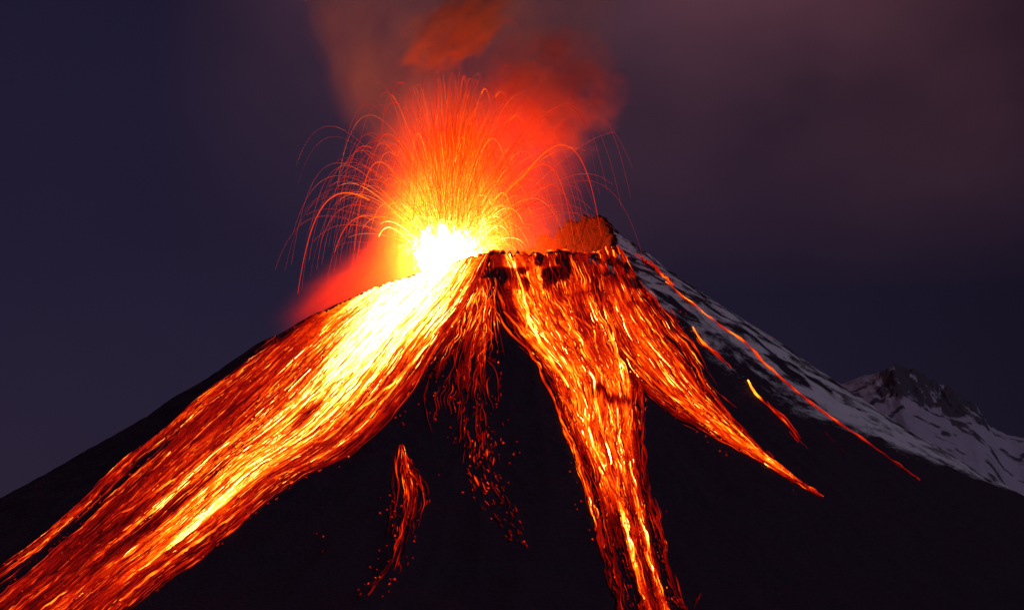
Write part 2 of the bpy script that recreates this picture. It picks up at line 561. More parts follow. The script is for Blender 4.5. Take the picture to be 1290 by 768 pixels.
def lava_flow(label, Lp, Rp, heat, nstreak, seed, lens=(40, 170), rads=(0.5, 1.3), wig=1.6, wander=0.03, bed=True, bed_amp=0.6,
              bed_w=90, bed_cut=0.16, channels=(), boost=0.12, bed_bias=-0.08, spill=0.0, cut=0.20, var=0.13, fibres=60, tongues=(0.5, 1.6), cling=3.0, fray=0.08):
    g = np.random.default_rng(seed)
    LL, l1 = resample(Lp, 400)
    RR_, l2 = resample(Rp, 400)
    length = 0.5 * (l1 + l2)
    width = float(np.mean(np.linalg.norm(LL - RR_, axis=1)))
    vv = np.linspace(0, 1, 400)
    mid = 0.5 * (LL[0] + RR_[0])
    base_pt = drape(mid[0], mid[1] + 6, 0)
    if np.isnan(base_pt).any():
        base_pt = at(mid[0], mid[1], -100)
    root = empty('lava_flow', base_pt)
    tag(root, label, 'lava flow')

    def pos(u, v):
        lx = np.interp(v, vv, LL[:, 0]) * (1 - u) + np.interp(v, vv, RR_[:, 0]) * u
        ly = np.interp(v, vv, LL[:, 1]) * (1 - u) + np.interp(v, vv, RR_[:, 1]) * u
        return lx, ly

    if bed:
        nu, nv = bed_w, 420
        U, W = np.meshgrid(np.linspace(0, 1, nu), np.linspace(0, 1, nv), indexing='ij')
        warp = 0.05 * (fbm(U * 5, W * length / 60, seed + 3, 3) - 0.5)
        qx, qy = pos(U + warp * (1 if wig > 2 else 0.4), W)
        P = drape(qx, qy, 3.0)
        n1 = fbm((U + warp) * width / 7.0, W * length / (55.0 if wig < 2 else 26.0), seed, 4, 0.6)
        n2 = fbm((U + warp) * width / 28.0, W * length / 120.0, seed + 8, 3)
        ed = np.minimum(U, 1 - U) * width
        h = heat(U, W, qx, qy) + bed_bias + bed_amp * (n1 - 0.5) + 0.30 * (n2 - 0.5) - 0.36 * np.exp(-ed / 8.0)
        ids = np.arange(nu * nv).reshape(nu, nv)
        Fq = np.stack([ids[:-1, :-1], ids[1:, :-1], ids[1:, 1:], ids[:-1, 1:]], -1).reshape(-1, 4)
        hv = h.ravel()
        pv = P.reshape(-1, 3)
        ok = ~np.isnan(pv).any(axis=1)
        keep = ok[Fq].all(axis=1) & (hv[Fq].mean(axis=1) > bed_cut)
        dy = pv[Fq][:, :, 1]
        keep &= (np.nanmax(dy, axis=1) - np.nanmin(dy, axis=1)) < 60
        Fq = Fq[keep]
        used, inv = np.unique(Fq, return_inverse=True)
        if len(used):
            mesh_obj('molten_bed', pv[used], inv.reshape(-1, 4), MAT_BED, {'lava_heat': np.clip(hv[used], 0, 1.1)}, root)
    # strands of lava running down the bed, each a wide tongue with many fine rivulets along it
    nf = fibres
    uf = g.uniform(-spill, 1 + spill, nf)
    vs = np.where(g.random(nf) < 0.45, g.uniform(-0.02, 0.06, nf), g.uniform(0.0, 0.75, nf))
    ve = np.clip(vs + g.uniform(0.18, 0.75, nf), 0, 1.0)
    fh = g.normal(0, 0.085, nf)
    fh = fh - 0.16 * smooth01(np.abs(uf - 0.5), 0.36, 0.54)
    fid = np.arange(nf)

    def strand(ids, u_, v_):
        w_ = (fbm(v_ * length / 60.0 + ids * 31.7, ids * 3.1 + 0 * v_, seed + 21, 3) - 0.5) * 2 * wander
        x_, y_ = pos(u_ + w_, v_)
        x_ = x_ + wig * 2 * (vnoise(v_ * length / 13.0 + ids * 7.7, ids + 0 * v_, seed + 31) - 0.5)
        y_ = y_ + wig * 1.2 * (vnoise(v_ * length / 13.0 + ids * 7.7, ids + 9 + 0 * v_, seed + 32) - 0.5)
        return x_, y_

    parts = []

    def emit(qx, qy, hh, rr):
        P = drape(qx, qy, 4.0)
        sel = (hh.mean(axis=1) > cut) & ~np.isnan(P).any(axis=(1, 2))
        sel &= np.abs(np.diff(P[..., 1], axis=1)).max(axis=1) < 70
        parts.append(tubes(P[sel], rr[sel], np.clip(hh[sel], 0.02, 1.1)))

    if tongues:
        k = 80
        s = np.linspace(0, 1, k)[None, :]
        vq = vs[:, None] + (ve - vs)[:, None] * s
        qx, qy = strand(fid[:, None].astype(float), uf[:, None], vq)
        hh = heat(uf[:, None], vq, qx, qy) + boost - 0.05 + fh[:, None] + 0.22 * (fbm(vq * length / 16.0 + fid[:, None] * 5.1, fid[:, None] * 2.3 + 0 * vq, seed + 51, 3) - 0.5) * 2
        hh = hh - 0.18 * smooth01(s, 0.7, 1.0)
        rr = g.uniform(*tongues, nf)[:, None] * M * (np.sin(np.pi * (0.03 + 0.94 * s)) ** 0.6) * (0.45 + 1.1 * vnoise(vq * length / 15.0 + fid[:, None] * 9.0, fid[:, None] + 0 * vq, seed + 52))
        emit(qx, qy, hh, rr)
    k = 26
    s = np.linspace(0, 1, k)[None, :]
    ids = g.integers(0, nf, nstreak)
    u0 = uf[ids] + g.normal(0, cling / width, nstreak)
    v0 = vs[ids] + (ve - vs)[ids] * g.uniform(-0.1, 0.9, nstreak)
    ln = g.uniform(*lens, nstreak) / length * np.where(g.random(nstreak) < 0.25, 1.6, 0.7)
    vq = np.clip(v0[:, None] + ln[:, None] * s, 0, 1)
    idj = ids[:, None] + 0.012 * g.normal(0, 1, nstreak)[:, None]
    qx, qy = strand(idj, u0[:, None], vq)
    ph = g.uniform(0, 900, nstreak)[:, None]
    hh = heat(u0[:, None], vq, qx, qy) + boost + fh[ids][:, None] + g.normal(0, var, nstreak)[:, None]
    hh = hh + 0.34 * (vnoise(vq * length / 11.0 + ph, ph + 3, seed + 33) - 0.5)
    hh = hh - 0.22 * smooth01(np.abs(s - .5), .25, .5)
    rr = rads[0] + (rads[1] - rads[0]) * g.random(nstreak) ** 2.2
    rr = rr[:, None] * M * (np.sin(np.pi * (0.04 + 0.92 * s)) ** 0.7) * (0.6 + 0.9 * vnoise(vq * length / 7.0 + ph, ph, seed + 35))
    emit(qx, qy, hh, rr)
    # rolling blocks: short bright beads over the flow and just beyond its edges
    nb_ = int(nstreak * 0.55)
    k = 5
    s = np.linspace(0, 1, k)[None, :]
    u0 = g.beta(0.8, 0.8, nb_) * (1 + 2 * fray) - fray
    v0 = g.uniform(0, 1, nb_)
    vq = np.clip(v0[:, None] + g.uniform(1.2, 5.0, nb_)[:, None] / length * s, 0, 1)
    qx, qy = strand(g.uniform(0, nf, nb_)[:, None], u0[:, None], vq)
    hh = np.clip(heat(np.clip(u0, 0, 1)[:, None], vq, qx, qy), 0.25, 0.8) + g.normal(0.04, 0.13, nb_)[:, None] - 0.6 * np.clip(np.abs(u0 - .5) - .5, 0, None)[:, None]
    rr = g.uniform(0.25, 0.8, nb_)[:, None] * M * np.array([0.3, 1, 1.1, 0.9, 0.2])[None, :]
    emit(qx, qy, hh, rr)
    Vv = np.concatenate([p_[0] for p_ in parts])
    offs = np.cumsum([0] + [len(p_[0]) for p_ in parts[:-1]])
    Ff = np.concatenate([p_[1] + o_ for p_, o_ in zip(parts, offs)])
    hv = np.concatenate([p_[2] for p_ in parts])
    st = mesh_obj('rivulet', Vv, Ff, MAT_STREAK, {'lava_heat': hv}, root)
    st['kind'] = 'stuff'
    for pts, w0, w1, h0, h1 in channels:
        c, lc = resample(pts, 70)
        q = np.linspace(0, 1, 70)
        c[:, 0] += 1.6 * (vnoise(q * lc / 12, q * 0 + seed, 71) - .5) * 2
        P = drape(c[:, 0], c[:, 1], 5.0)
        ok = ~np.isnan(P).any(axis=1)
        P, q = P[ok], q[ok]
        wq = (w0 + (w1 - w0) * q) * M * (0.7 + 0.6 * vnoise(q * lc / 8, q * 0 + seed, 72)) * np.sin(np.pi * (0.04 + 0.92 * q)) ** 0.5
        hq = h0 + (h1 - h0) * q + 0.25 * (vnoise(q * lc / 10, q * 0 + seed, 73) - .5)
        Vv, Ff, hv = tubes(P[None], wq[None], hq[None], 6)
        mesh_obj('channel', Vv, Ff, MAT_STREAK, {'lava_heat': hv}, root)
    return root


# ------------------------------------------------------------------ lava flows
def heat_left(u, v, x, y):
    # the white-hot middle of the left flow, cooling downslope
    d = np.hypot((x - 520), (y - 372))
    near = np.exp(-(d / 105.0) ** 2)
    uc = np.interp(v, [0, .15, .35, .55, .8, 1], [.42, .52, .60, .66, .78, .80])
    wd = np.interp(v, [0, .2, .5, 1], [.30, .24, .20, .16])
    band = np.exp(-((u - uc) / wd) ** 2)
    h = 0.455 + 0.32 * near + band * np.interp(v, [0, .25, .42, .55, .75, 1], [.32, .32, .22, .10, .08, .08])
    h = h - 0.10 * smooth01(v, 0.35, 0.75)
    h = h - 0.13 * (1 - smooth01(u, 0.40, 0.62)) * smooth01(v, 0.50, 0.72)      # broken, cooled crust low on the slope
    h = h - 0.10 * smooth01(v, 0.55, 0.85) + 0.62 * (vnoise(u * 10 + 0.8 * v, v * 3.2, 881) - 0.5) * (0.35 + 0.65 * smooth01(v, 0.3, 0.65)) * (1 - near)
    h = h - 0.16 * smooth01(u, 0.86, 1.05) - 0.06 * (1 - smooth01(u, 0.0, 0.22))
    h = h - 0.45 * np.exp(-(((x - 388) * .74 - (y - 522) * .67) / 28) ** 2 - (((x - 388) * .67 + (y - 522) * .74) / 8) ** 2)
    h = h - 0.14 * np.exp(-(((x - 505) * .74 - (y - 462) * .67) / 42) ** 2 - (((x - 505) * .67 + (y - 462) * .74) / 10) ** 2)
    h = h - 0.22 * np.exp(-(((x - 295) * .78 - (y - 522) * .62) / 38) ** 2 - (((x - 295) * .62 + (y - 522) * .78) / 7) ** 2)
    return h


lava_flow('widest lava flow, yellow-white at the vent, running down the left slope',
          [(498, 338), (440, 368), (388, 402), (336, 446), (275, 503), (212, 566), (150, 624), (95, 674), (40, 722), (-60, 800)],
          [(616, 322), (588, 380), (548, 430), (512, 490), (470, 540), (420, 580), (365, 603), (315, 645), (262, 690), (205, 728), (150, 775), (60, 860)],
          heat_left, 2600, 101, lens=(30, 200), rads=(0.18, 0.9), wig=1.0, wander=0.018, bed_w=170, spill=0.03, bed_bias=0.21, bed_amp=0.42, boost=0.15, fibres=150, tongues=(0.5, 1.7), cling=4.0,
          channels=[([(555, 365), (520, 400), (480, 440), (430, 492), (385, 535), (350, 562)], 2.2, 1.4, .98, .72),
                    ([(548, 425), (520, 460), (490, 490), (440, 530), (400, 560)], 1.8, 1.2, .90, .62),
                    ([(470, 455), (420, 487), (375, 520), (352, 545), (345, 570)], 2.0, 1.0, .92, .70),
                    ([(352, 604), (318, 634), (262, 676), (205, 716), (150, 760)], 1.2, 1.6, .62, .78),
                    ([(232, 597), (200, 620), (170, 640), (140, 655)], 1.6, 0.9, .72, .55)])

lava_flow('thin separate lava flow along the upper edge of the wide left flow',
          [(352, 430), (300, 468), (250, 505), (205, 545), (175, 568), (140, 598), (100, 636), (50, 680), (0, 716), (-40, 745)],
          [(362, 440), (310, 478), (258, 516), (212, 556), (182, 577), (148, 606), (108, 645), (58, 690), (6, 728), (-34, 757)],
          lambda u, v, x, y: 0.36 + 0.10 * np.sin(v * 9) * 0.6 + 0.06 * smooth01(v, .3, .6) - 0.16 * smooth01(v, .75, 1.0), 130, 111,
          lens=(40, 150), rads=(0.3, 0.8), wig=0.8, bed=False, cut=0.22, fibres=11, tongues=(0.5, 1.2), boost=0.10,
          channels=[([(178, 570), (150, 596), (110, 636), (70, 670), (30, 700), (-5, 724)], 1.7, 1.0, .58, .42)])

lava_flow('ragged red lava below the dark spur, between the left and middle flows',
          [(596, 352), (570, 400), (535, 450), (510, 500), (500, 540)],
          [(622, 352), (624, 400), (628, 450), (632, 510), (640, 580)],
          lambda u, v, x, y: 0.50 - 0.34 * smooth01(v, 0.15, 0.95) + 0.12 * np.exp(-((u - .55) / .12) ** 2) * (1 - v), 300, 121,
          lens=(12, 60), rads=(0.2, 0.6), wig=3.2, wander=0.10, bed_w=50, bed_bias=-0.20, cut=0.24, var=0.12, fibres=26, tongues=(0.3, 0.8), boost=0.06, cling=4.0)


def heat_mid(u, v, x, y):
    uc = np.interp(v, [0, .3, .45, .7, 1], [.22, .25, .18, .42, .55])
    h = 0.45 + 0.15 * np.exp(-((u - uc) / .15) ** 2)
    h = h + 0.6 * (vnoise(u * 7 + v, v * 6, 882) - .5) * (0.3 + smooth01(v, .35, .7))
    h = h - 0.22 * smooth01(v, 0.42, 0.8) - 0.09 * smooth01(v, .6, .95) - 0.10 * smooth01(u, 0.75, 1.0) * smooth01(v, .4, .6)
    h = h - 0.40 * smooth01(vnoise(x / 11.0 + 1.6 * vnoise(x / 13, y / 11, 887) + y / 60, y / 15.0, 883), 0.52, 0.72) * (1 - smooth01(y, 345, 385))
    ledge = 494 + 0.16 * (x - 740) + 16 * (vnoise(x / 14.0, x * 0, 885) - .5)
    h = h - 0.30 * np.exp(-((y - ledge) / 6.0) ** 2) * smooth01(u, .35, .6) * (1 - smooth01(u, .85, 1.0)) * (0.5 + vnoise(x / 9.0, y / 9.0, 886))           # dark ledge across the flow
    h = h - 0.28 * np.exp(-((x - 634 - (y - 350) * .25) / 7) ** 2) * (1 - smooth01(y, 392, 420))
    return h


lava_flow('tangled orange middle lava flow dropping from the near rim to the bottom edge',
          [(612, 322), (628, 385), (655, 425), (690, 466), (706, 500), (716, 535), (736, 585), (752, 640), (766, 700), (785, 770), (800, 850)],
          [(744, 319), (768, 385), (788, 440), (803, 480), (806, 520), (804, 560), (812, 620), (826, 670), (838, 720), (862, 780), (890, 850)],
          heat_mid, 1900, 131, lens=(14, 75), rads=(0.18, 0.8), wig=2.6, wander=0.055, bed_w=110, spill=0.09, bed_bias=0.12, bed_amp=0.6, boost=0.12, fibres=75, tongues=(0.4, 1.5), cling=3.5,
          channels=[([(652, 345), (662, 385), (668, 412), (684, 440), (702, 468), (716, 490)], 1.4, 2.0, .86, .84),
                    ([(706, 502), (722, 520), (738, 550), (752, 580), (768, 612), (790, 650), (812, 690), (830, 730)], 1.8, 1.0, .70, .42),
                    ([(636, 395), (660, 425), (690, 455), (706, 478)], 1.6, 1.6, .66, .72)])


def heat_right(u, v, x, y):
    h = 0.43 + 0.09 * np.exp(-((u - .5) / .25) ** 2) - 0.12 * smooth01(v, .6, 1.0)
    h = h - 0.40 * smooth01(vnoise(x / 10.0 + 1.6 * vnoise(x / 13, y / 11, 888) - y / 40, y / 15.0, 884), 0.50, 0.70) * (1 - smooth01(y, 360, 400))
    h = h - 0.30 * np.exp(-((x - 772) / 9) ** 2 - ((y - 345) / 20) ** 2) - 0.3 * np.exp(-((x - 748) / 6) ** 2 - ((y - 352) / 16) ** 2)
    return h


lava_flow('orange lava flow right of the middle one, tapering to a long red point',
          [(742, 318), (760, 385), (780, 440), (815, 485), (850, 515), (895, 545), (950, 578), (1000, 608), (1035, 627)],
          [(774, 312), (800, 365), (832, 415), (862, 452), (884, 488), (915, 525), (955, 565), (1003, 604), (1037, 627)],
          heat_right, 900, 141, lens=(20, 100), rads=(0.18, 0.8), wig=1.4, wander=0.07, bed_w=60, spill=0.14, bed_bias=0.10, bed_amp=0.6, boost=0.12, fibres=48, tongues=(0.4, 1.5), cling=3.0,
          channels=[([(782, 440), (820, 480), (870, 520), (930, 562), (985, 598), (1033, 625)], 1.5, 0.9, .74, .50),
                    ([(830, 425), (860, 465), (890, 505), (930, 545)], 1.3, 1.2, .70, .62)])

lava_flow('short ragged red lava flow standing alone on the dark front slope, forked at its top',
          [(502, 562), (496, 595), (497, 630), (494, 665), (486, 700), (462, 738), (448, 752)],
          [(508, 562), (522, 590), (536, 622), (534, 650), (520, 690), (512, 722), (492, 748)],
          lambda u, v, x, y: 0.34 - 0.16 * smooth01(v, 0.3, 0.8) - 0.10 * np.exp(-((u - .55) / .15) ** 2), 130, 151,
          lens=(10, 55), rads=(0.25, 0.6), wig=3.0, wander=0.12, bed=False, cut=0.16, fibres=14, tongues=(0.25, 0.7), boost=0.03, cling=3.0,
          channels=[([(503, 563), (500, 590), (503, 615), (499, 640)], 0.9, 0.6, .56, .42),
                    ([(504, 563), (514, 590), (524, 605), (536, 628)], 0.9, 0.6, .54, .42)])

lava_flow('dim red trail of crumbling lava on the dark slope below the spur',
          [(588, 540), (590, 590), (600, 625), (620, 655), (640, 680)],
          [(628, 540), (626, 585), (640, 625), (655, 660), (672, 700)],
          lambda u, v, x, y: 0.18 + 0.06 * np.sin(v * 6) + 0 * u, 110, 161,
          lens=(3, 14), rads=(0.3, 0.8), wig=3.0, wander=0.14, bed=False, cut=0.12, fibres=20, tongues=None, cling=5.0)


def lava_stream(label, pts, w0, w1, h0, h1, seed, strands=3, spread=2.5):
    g = np.random.default_rng(seed)
    Ps, Rs, Hs = [], [], []
    k = 90
    c, lc = resample(pts, k)
    q = np.linspace(0, 1, k)
    for sN in range(strands):
        a, b_ = (0, 1) if sN == 0 else sorted(g.uniform(0, 1, 2))
        if b_ - a < 0.12:
            b_ = min(1, a + 0.15)
        qq = a + (b_ - a) * q
        px = np.interp(qq, q, c[:, 0]) + 2.0 * (vnoise(qq * lc / 11, qq * 0 + sN, seed) - .5) + (0 if sN == 0 else g.normal(0, spread))
        py = np.interp(qq, q, c[:, 1]) + 1.6 * (vnoise(qq * lc / 11, qq * 0 + sN, seed + 1) - .5) + (0 if sN == 0 else g.normal(0, spread * .6))
        P = drape(px, py, 3.0)
        if np.isnan(P).any():
            ok = ~np.isnan(P).any(axis=1)
            if ok.sum() < 10:
                continue
            ii = np.interp(np.linspace(0, ok.sum() - 1, k), np.arange(ok.sum()), np.where(ok)[0]).round().astype(int)
            P = P[ii] + np.linspace(0, 0.01, k)[:, None]
        sc = 1.0 if sN == 0 else 0.6
        w = (w0 + (w1 - w0) * qq) * M * sc * (0.35 + 1.1 * vnoise(qq * lc / 9, qq * 0 + sN, seed + 2)) * np.sin(np.pi * (0.05 + 0.9 * q)) ** 0.5
        h = h0 + (h1 - h0) * qq + 0.35 * (vnoise(qq * lc / 12, qq * 0 + sN, seed + 3) - .5) - (0 if sN == 0 else .12)
        Ps.append(P)
        Rs.append(w)
        Hs.append(h)
    Vv, Ff, hv = tubes(np.array(Ps), np.array(Rs), np.clip(np.array(Hs), 0.05, 1.1), 5)
    o = mesh_obj('lava_stream', Vv, Ff, MAT_STREAK, {'lava_heat': hv})
    return tag(o, label, 'lava stream', 'thin lava streams on the snowy right flank')


lava_stream('longest thin lava stream crossing the snow of the right flank, highest of them',
            [(838, 356), (870, 382), (905, 409), (945, 437), (966, 461), (1010, 500), (1075, 546), (1120, 577), (1159, 605)], 1.2, 0.7, .72, .42, 201, 5, 1.2)
lava_stream('short bright lava stream on the snow, just below the upper half of the longest one',
            [(873, 413), (885, 434), (905, 447), (922, 466)], 1.5, 1.0, .70, .52, 202, 4, 2.0)
lava_stream('crooked lava stream with a round orange head, above the point of the right flow',
            [(942, 480), (952, 497), (972, 516), (988, 530), (1000, 546), (1017, 566)], 1.7, 0.8, .74, .42, 203, 5, 2.6)
lava_stream('faint red lava stream between the right flow and the snow',
            [(888, 478), (905, 497), (928, 516)], 0.9, 0.5, .40, .25, 204, 2, 1.5)
lava_stream('glowing lava stream just under the rocky right rim, reaching the skyline',
            [(800, 320), (815, 330), (830, 343), (848, 360)], 1.7, 1.4, .66, .52, 205, 3, 1.6)
lava_stream('curled dull red lava stream beside the upper right flow, on grey rock',
            [(842, 386), (852, 404), (858, 424), (853, 446)], 0.8, 0.6, .44, .34, 206, 3, 3.0)
lava_stream('small dim red lava stream at the bottom edge, right of the middle flow',
            [(884, 748), (879, 757), (874, 768)], 1.0, 0.8, .42, .32, 207, 3, 2.0)
lava_stream('thin faint lava stream low on the snow, below the longest one',
            [(1040, 545), (1052, 560), (1066, 572)], 0.6, 0.4, .30, .2, 208, 2, 1.0)

aa = np.radians(np.linspace(-122, -20, 160))
ra = np.interp(np.degrees(aa), _th, _rr)
best = None
for k_ in np.linspace(-14, 14, 15):       # the highest line of the near rim
    x_, y_ = CX + (ra + k_) * np.cos(aa), CY + (ra + k_) * np.sin(aa)
    z_ = height(x_, y_)
    if best is None:
        best = np.stack([x_, y_, z_], -1)
    else:
        best = np.where((z_ > best[:, 2])[:, None], np.stack([x_, y_, z_], -1), best)
best[:, 2] += 1.5
wv = np.linspace(0, 1, 160)
Vv, Ff, hv = tubes(best[None], (M * (0.35 + 1.0 * vnoise(wv * 26, wv * 0, 91)))[None], (0.66 - 0.10 * wv + 0.4 * (vnoise(wv * 30, wv * 0, 92) - .5))[None], 6)
o = mesh_obj('lava_stream', Vv, Ff, MAT_STREAK, {'lava_heat': hv})  # added glowing tube in place of lava light on the rim edge
tag(o, 'thin glowing line added for the lava-lit lip of the near crater rim', 'lava stream')

lava_stream('dim red trickle under the left side of the dark spur', [(578, 430), (574, 462), (580, 500), (577, 535)], 0.5, 0.35, .42, .28, 211, 3, 3.0)
lava_stream('dim red trickle under the middle of the dark spur, the longest of them', [(600, 420), (603, 460), (598, 500), (606, 545), (602, 580)], 0.55, 0.35, .44, .26, 212, 3, 3.0)
lava_stream('curved dim red trickle on the right below the dark spur', [(612, 452), (622, 462), (628, 480), (627, 505)], 0.5, 0.4, .42, .32, 213, 2, 2.0)
lava_stream('curved dim red trickle close to the wide left flow, below its lower edge', [(540, 478), (533, 500), (537, 522), (545, 545)], 0.5, 0.35, .40, .28, 214, 2, 2.5)
lava_stream('pinkish lava streak on the snow right below the rocky rim, left of the longest stream',
            [(800, 350), (815, 368), (832, 388), (846, 402)], 0.9, 0.6, .46, .34, 209, 3, 2.0)
lava_stream('short lava stream between the right flow and the stream with the round head',
            [(866, 448), (878, 462), (886, 476)], 0.8, 0.5, .44, .32, 210, 2, 1.5)

# ------------------------------------------------------------------ the fountain at the vent
VENT = at(566, 346, -30)
core_m, t = new_mat('white_hot_lava')
em = t.nodes.new('ShaderNodeEmission')
em.inputs[0].default_value = (1.0, 0.175, 0.020, 1)
em.inputs[1].default_value = 1400.0
o = t.nodes.new('ShaderNodeOutputMaterial')
t.links.new(em.outputs[0], o.inputs[0])
fountain = empty('lava_fountain', VENT)
tag(fountain, 'tall orange fountain of lava spray above the white-hot vent in the crater', 'lava fountain')


def blob(center, rads, seed, nu=64, nv=40, amp=0.25):
    uu, ww = np.meshgrid(np.linspace(0, 2 * math.pi, nu, endpoint=False), np.linspace(0.02, math.pi - 0.02, nv), indexing='ij')
    dx, dy, dz = np.sin(ww) * np.cos(uu), np.sin(ww) * np.sin(uu), np.cos(ww)
    k = 1 + amp * (fbm(dx * 2.3 + dz * 1.7 + 5, dy * 2.3 - dz * 2.9 + 3, seed, 4) - 0.5) * 2
    Pv = np.stack([dx * rads[0] * k, dy * rads[1] * k, dz * rads[2] * k], -1).reshape(-1, 3) + center
    ids = np.arange(nu * nv).reshape(nu, nv)
    nx = np.roll(ids, -1, axis=0)
    Fq = np.stack([ids[:, :-1], ids[:, 1:], nx[:, 1:], nx[:, :-1]], -1).reshape(-1, 4)
    return Pv, Fq


Pv, Fq = blob(at(562, 322, -40), (66, 60, 84), 3, amp=0.5)
mesh_obj('molten_core', Pv, Fq, core_m, parent=fountain)


def jets(n, seed, vmin, vmax, spread, h_start, cool, rads, k=26, source=9.0, skew=1.4, tmax=1.9):
    """solid ballistic threads made for the light trails of thrown lava: vmin..vmax is how high a straight-up shot would rise, in photograph pixels"""
    g = np.random.default_rng(seed)
    Vq = vmin + (vmax - vmin) * g.random(n) ** skew
    ang = np.clip(np.abs(g.normal(0, spread, n)), 0, 1.25)
    az = g.uniform(0, 2 * math.pi, n)
    H = Vq * np.cos(ang) ** 2
    reach = Vq * np.sin(2 * ang)
    s0 = g.normal(0, 1, (n, 3)) * source
    start = g.uniform(0.02, 0.45, n)
    endt = np.maximum(start + 0.35, g.uniform(0.55, tmax, n))
    q = np.linspace(0, 1, k)[None, :]
    tq = start[:, None] + (endt - start)[:, None] * q
    drag = (1 - np.exp(-0.75 * tq)) / (1 - math.exp(-0.75))
    px = s0[:, :1] + reach[:, None] * np.cos(az)[:, None] * drag * 0.9 + 12.0 * (H[:, None] / 200) * tq
    py = s0[:, 1:2] + reach[:, None] * np.sin(az)[:, None] * drag * 0.9
    pz = 14 + s0[:, 2:] * 0.6 + H[:, None] * (1 - (1 - tq) ** 2)
    P = VENT + np.stack([px, py, pz], -1) * M
    path = np.where(tq < 1, 1 - (1 - tq) ** 2, 1 + (tq - 1) ** 2)
    d = np.sqrt((reach[:, None] * drag) ** 2 + (H[:, None] * path) ** 2)
    heat = h_start - cool * (1 - np.exp(-d / 110.0)) + g.normal(0, 0.08, n)[:, None]
    heat = heat + 0.15 * (vnoise(q * 9 + g.uniform(0, 99, n)[:, None], 0 * q + np.arange(n)[:, None], seed) - 0.5)
    rr = g.uniform(*rads, n)[:, None] * (1 - 0.6 * q) * M
    above = P[..., 2] > height(P[..., 0], P[..., 1]) - 6
    alive = np.cumprod(above, axis=1)
    rr = rr * np.where(alive > 0, 1.0, 0.02)
    ok = alive.sum(axis=1) > 5
    return P[ok], rr[ok], np.clip(heat[ok], 0.50, 1.15)


sets = [jets(1800, 301, 70, 245, 0.19, 1.02, 0.56, (0.07, 0.21), skew=1.7),
        jets(2300, 302, 60, 185, 0.42, 1.00, 0.56, (0.07, 0.22), tmax=2.1),
        jets(900, 303, 25, 95, 0.55, 1.10, 0.58, (0.15, 0.45), source=12),
        jets(700, 304, 12, 60, 0.60, 1.15, 0.40, (0.4, 1.1), source=14)]
P = np.concatenate([s[0] for s in sets])
rr = np.concatenate([s[1] for s in sets])
hh = np.concatenate([s[2] for s in sets])
Vv, Ff, hv = tubes(P, rr, hh, 4)
sp = mesh_obj('lava_spray', Vv, Ff, MAT_SPRAY, {'lava_heat': hv}, fountain)  # light trails of the spray built as solid glowing threads
sp['kind'] = 'stuff'

ARC_GROUP = 'single lava arcs flung clear of the fountain'  # solid glowing tubes stand for the light trails of thrown lava
# start, apex, drawn part (in fractions of the rise time), heat at start and end, half width in px, label
ARCS = [
    ((545, 318), (436, 243), .65, 2.3, .50, .20, .62, 'long lava arc reaching farthest left of the fountain, bending down towards the left flow'),
    ((545, 315), (478, 204), .5, 2.0, .50, .26, .60, 'tall red lava arc left of the fountain, over the top of a lower arc'),
    ((548, 318), (462, 272), .5, 2.0, .50, .22, .55, 'low lava arc on the left, inside the farthest left one'),
    ((548, 318), (497, 266), .5, 1.8, .62, .40, .65, 'small bright orange arc just left of the white-hot vent'),
    ((540, 300), (460, 184), .85, 1.8, .38, .12, .45, 'faint lava arc high on the left, above the tall red arc'),
    ((545, 300), (483, 169), .8, 1.6, .36, .14, .42, 'faintest small arc at the upper left edge of the fountain'),
    ((548, 310), (470, 226), .6, 1.9, .42, .16, .48, 'thin arc hugging the inside of the tall red arc on the left'),
    ((545, 312), (448, 258), .7, 1.95, .36, .12, .42, 'dim arc between the farthest left arc and the low one'),
    ((560, 240), (505, 104), .9, 1.35, .36, .20, .42, 'tiny hook-shaped arc at the upper left tip of the fountain'),
    ((560, 240), (497, 129), .85, 1.4, .36, .20, .42, 'tiny curled arc below the hook at the upper left of the fountain'),
    ((580, 260), (611, 112), .8, 1.35, .50, .34, .50, 'narrow looped arc at the top of the fountain, left of its pair'),
    ((585, 260), (631, 116), .8, 1.35, .50, .34, .50, 'second narrow looped arc at the top of the fountain, right of its pair'),
    ((590, 250), (639, 82), .85, 1.3, .36, .2, .42, 'small looped arc floating above the fountain, under the highest one'),
    ((590, 250), (645, 25), .88, 1.25, .30, .12, .40, 'highest lava arc of all, a pale hook in the smoke'),
    ((595, 300), (650, 146), .8, 1.45, .52, .34, .52, 'rounded orange arc at the upper right shoulder of the fountain'),
    ((600, 290), (712, 133), .75, 1.45, .40, .14, .46, 'wide faint arc in front of the red smoke puff'),
    ((598, 318), (708, 183), .45, 1.92, .52, .16, .62, 'widest lava arc right of the fountain, falling beyond the right peak'),
    ((598, 318), (684, 207), .5, 1.95, .48, .20, .55, 'lava arc nested under the widest one on the right'),
    ((598, 320), (672, 224), .5, 2.0, .46, .20, .50, 'steep arc falling onto the crater wall on the right'),
    ((598, 320), (690, 232), .6, 1.9, .40, .16, .46, 'faint arc ending at the foot of the right peak'),
    ((596, 322), (633, 243), .4, 1.9, .66, .42, .65, 'bright orange arc just right of the white-hot vent, upper of two'),
    ((596, 325), (631, 259), .4, 1.9, .70, .44, .60, 'bright orange arc just right of the white-hot vent, lower of two'),
    ((600, 335), (622, 308), .3, 1.7, .86, .56, .70, 'short yellow arc low beside the vent, landing on the near rim'),
    ((596, 322), (650, 232), .5, 2.0, .56, .30, .50, 'orange arc falling behind the near rim, right of the bright pair'),
]
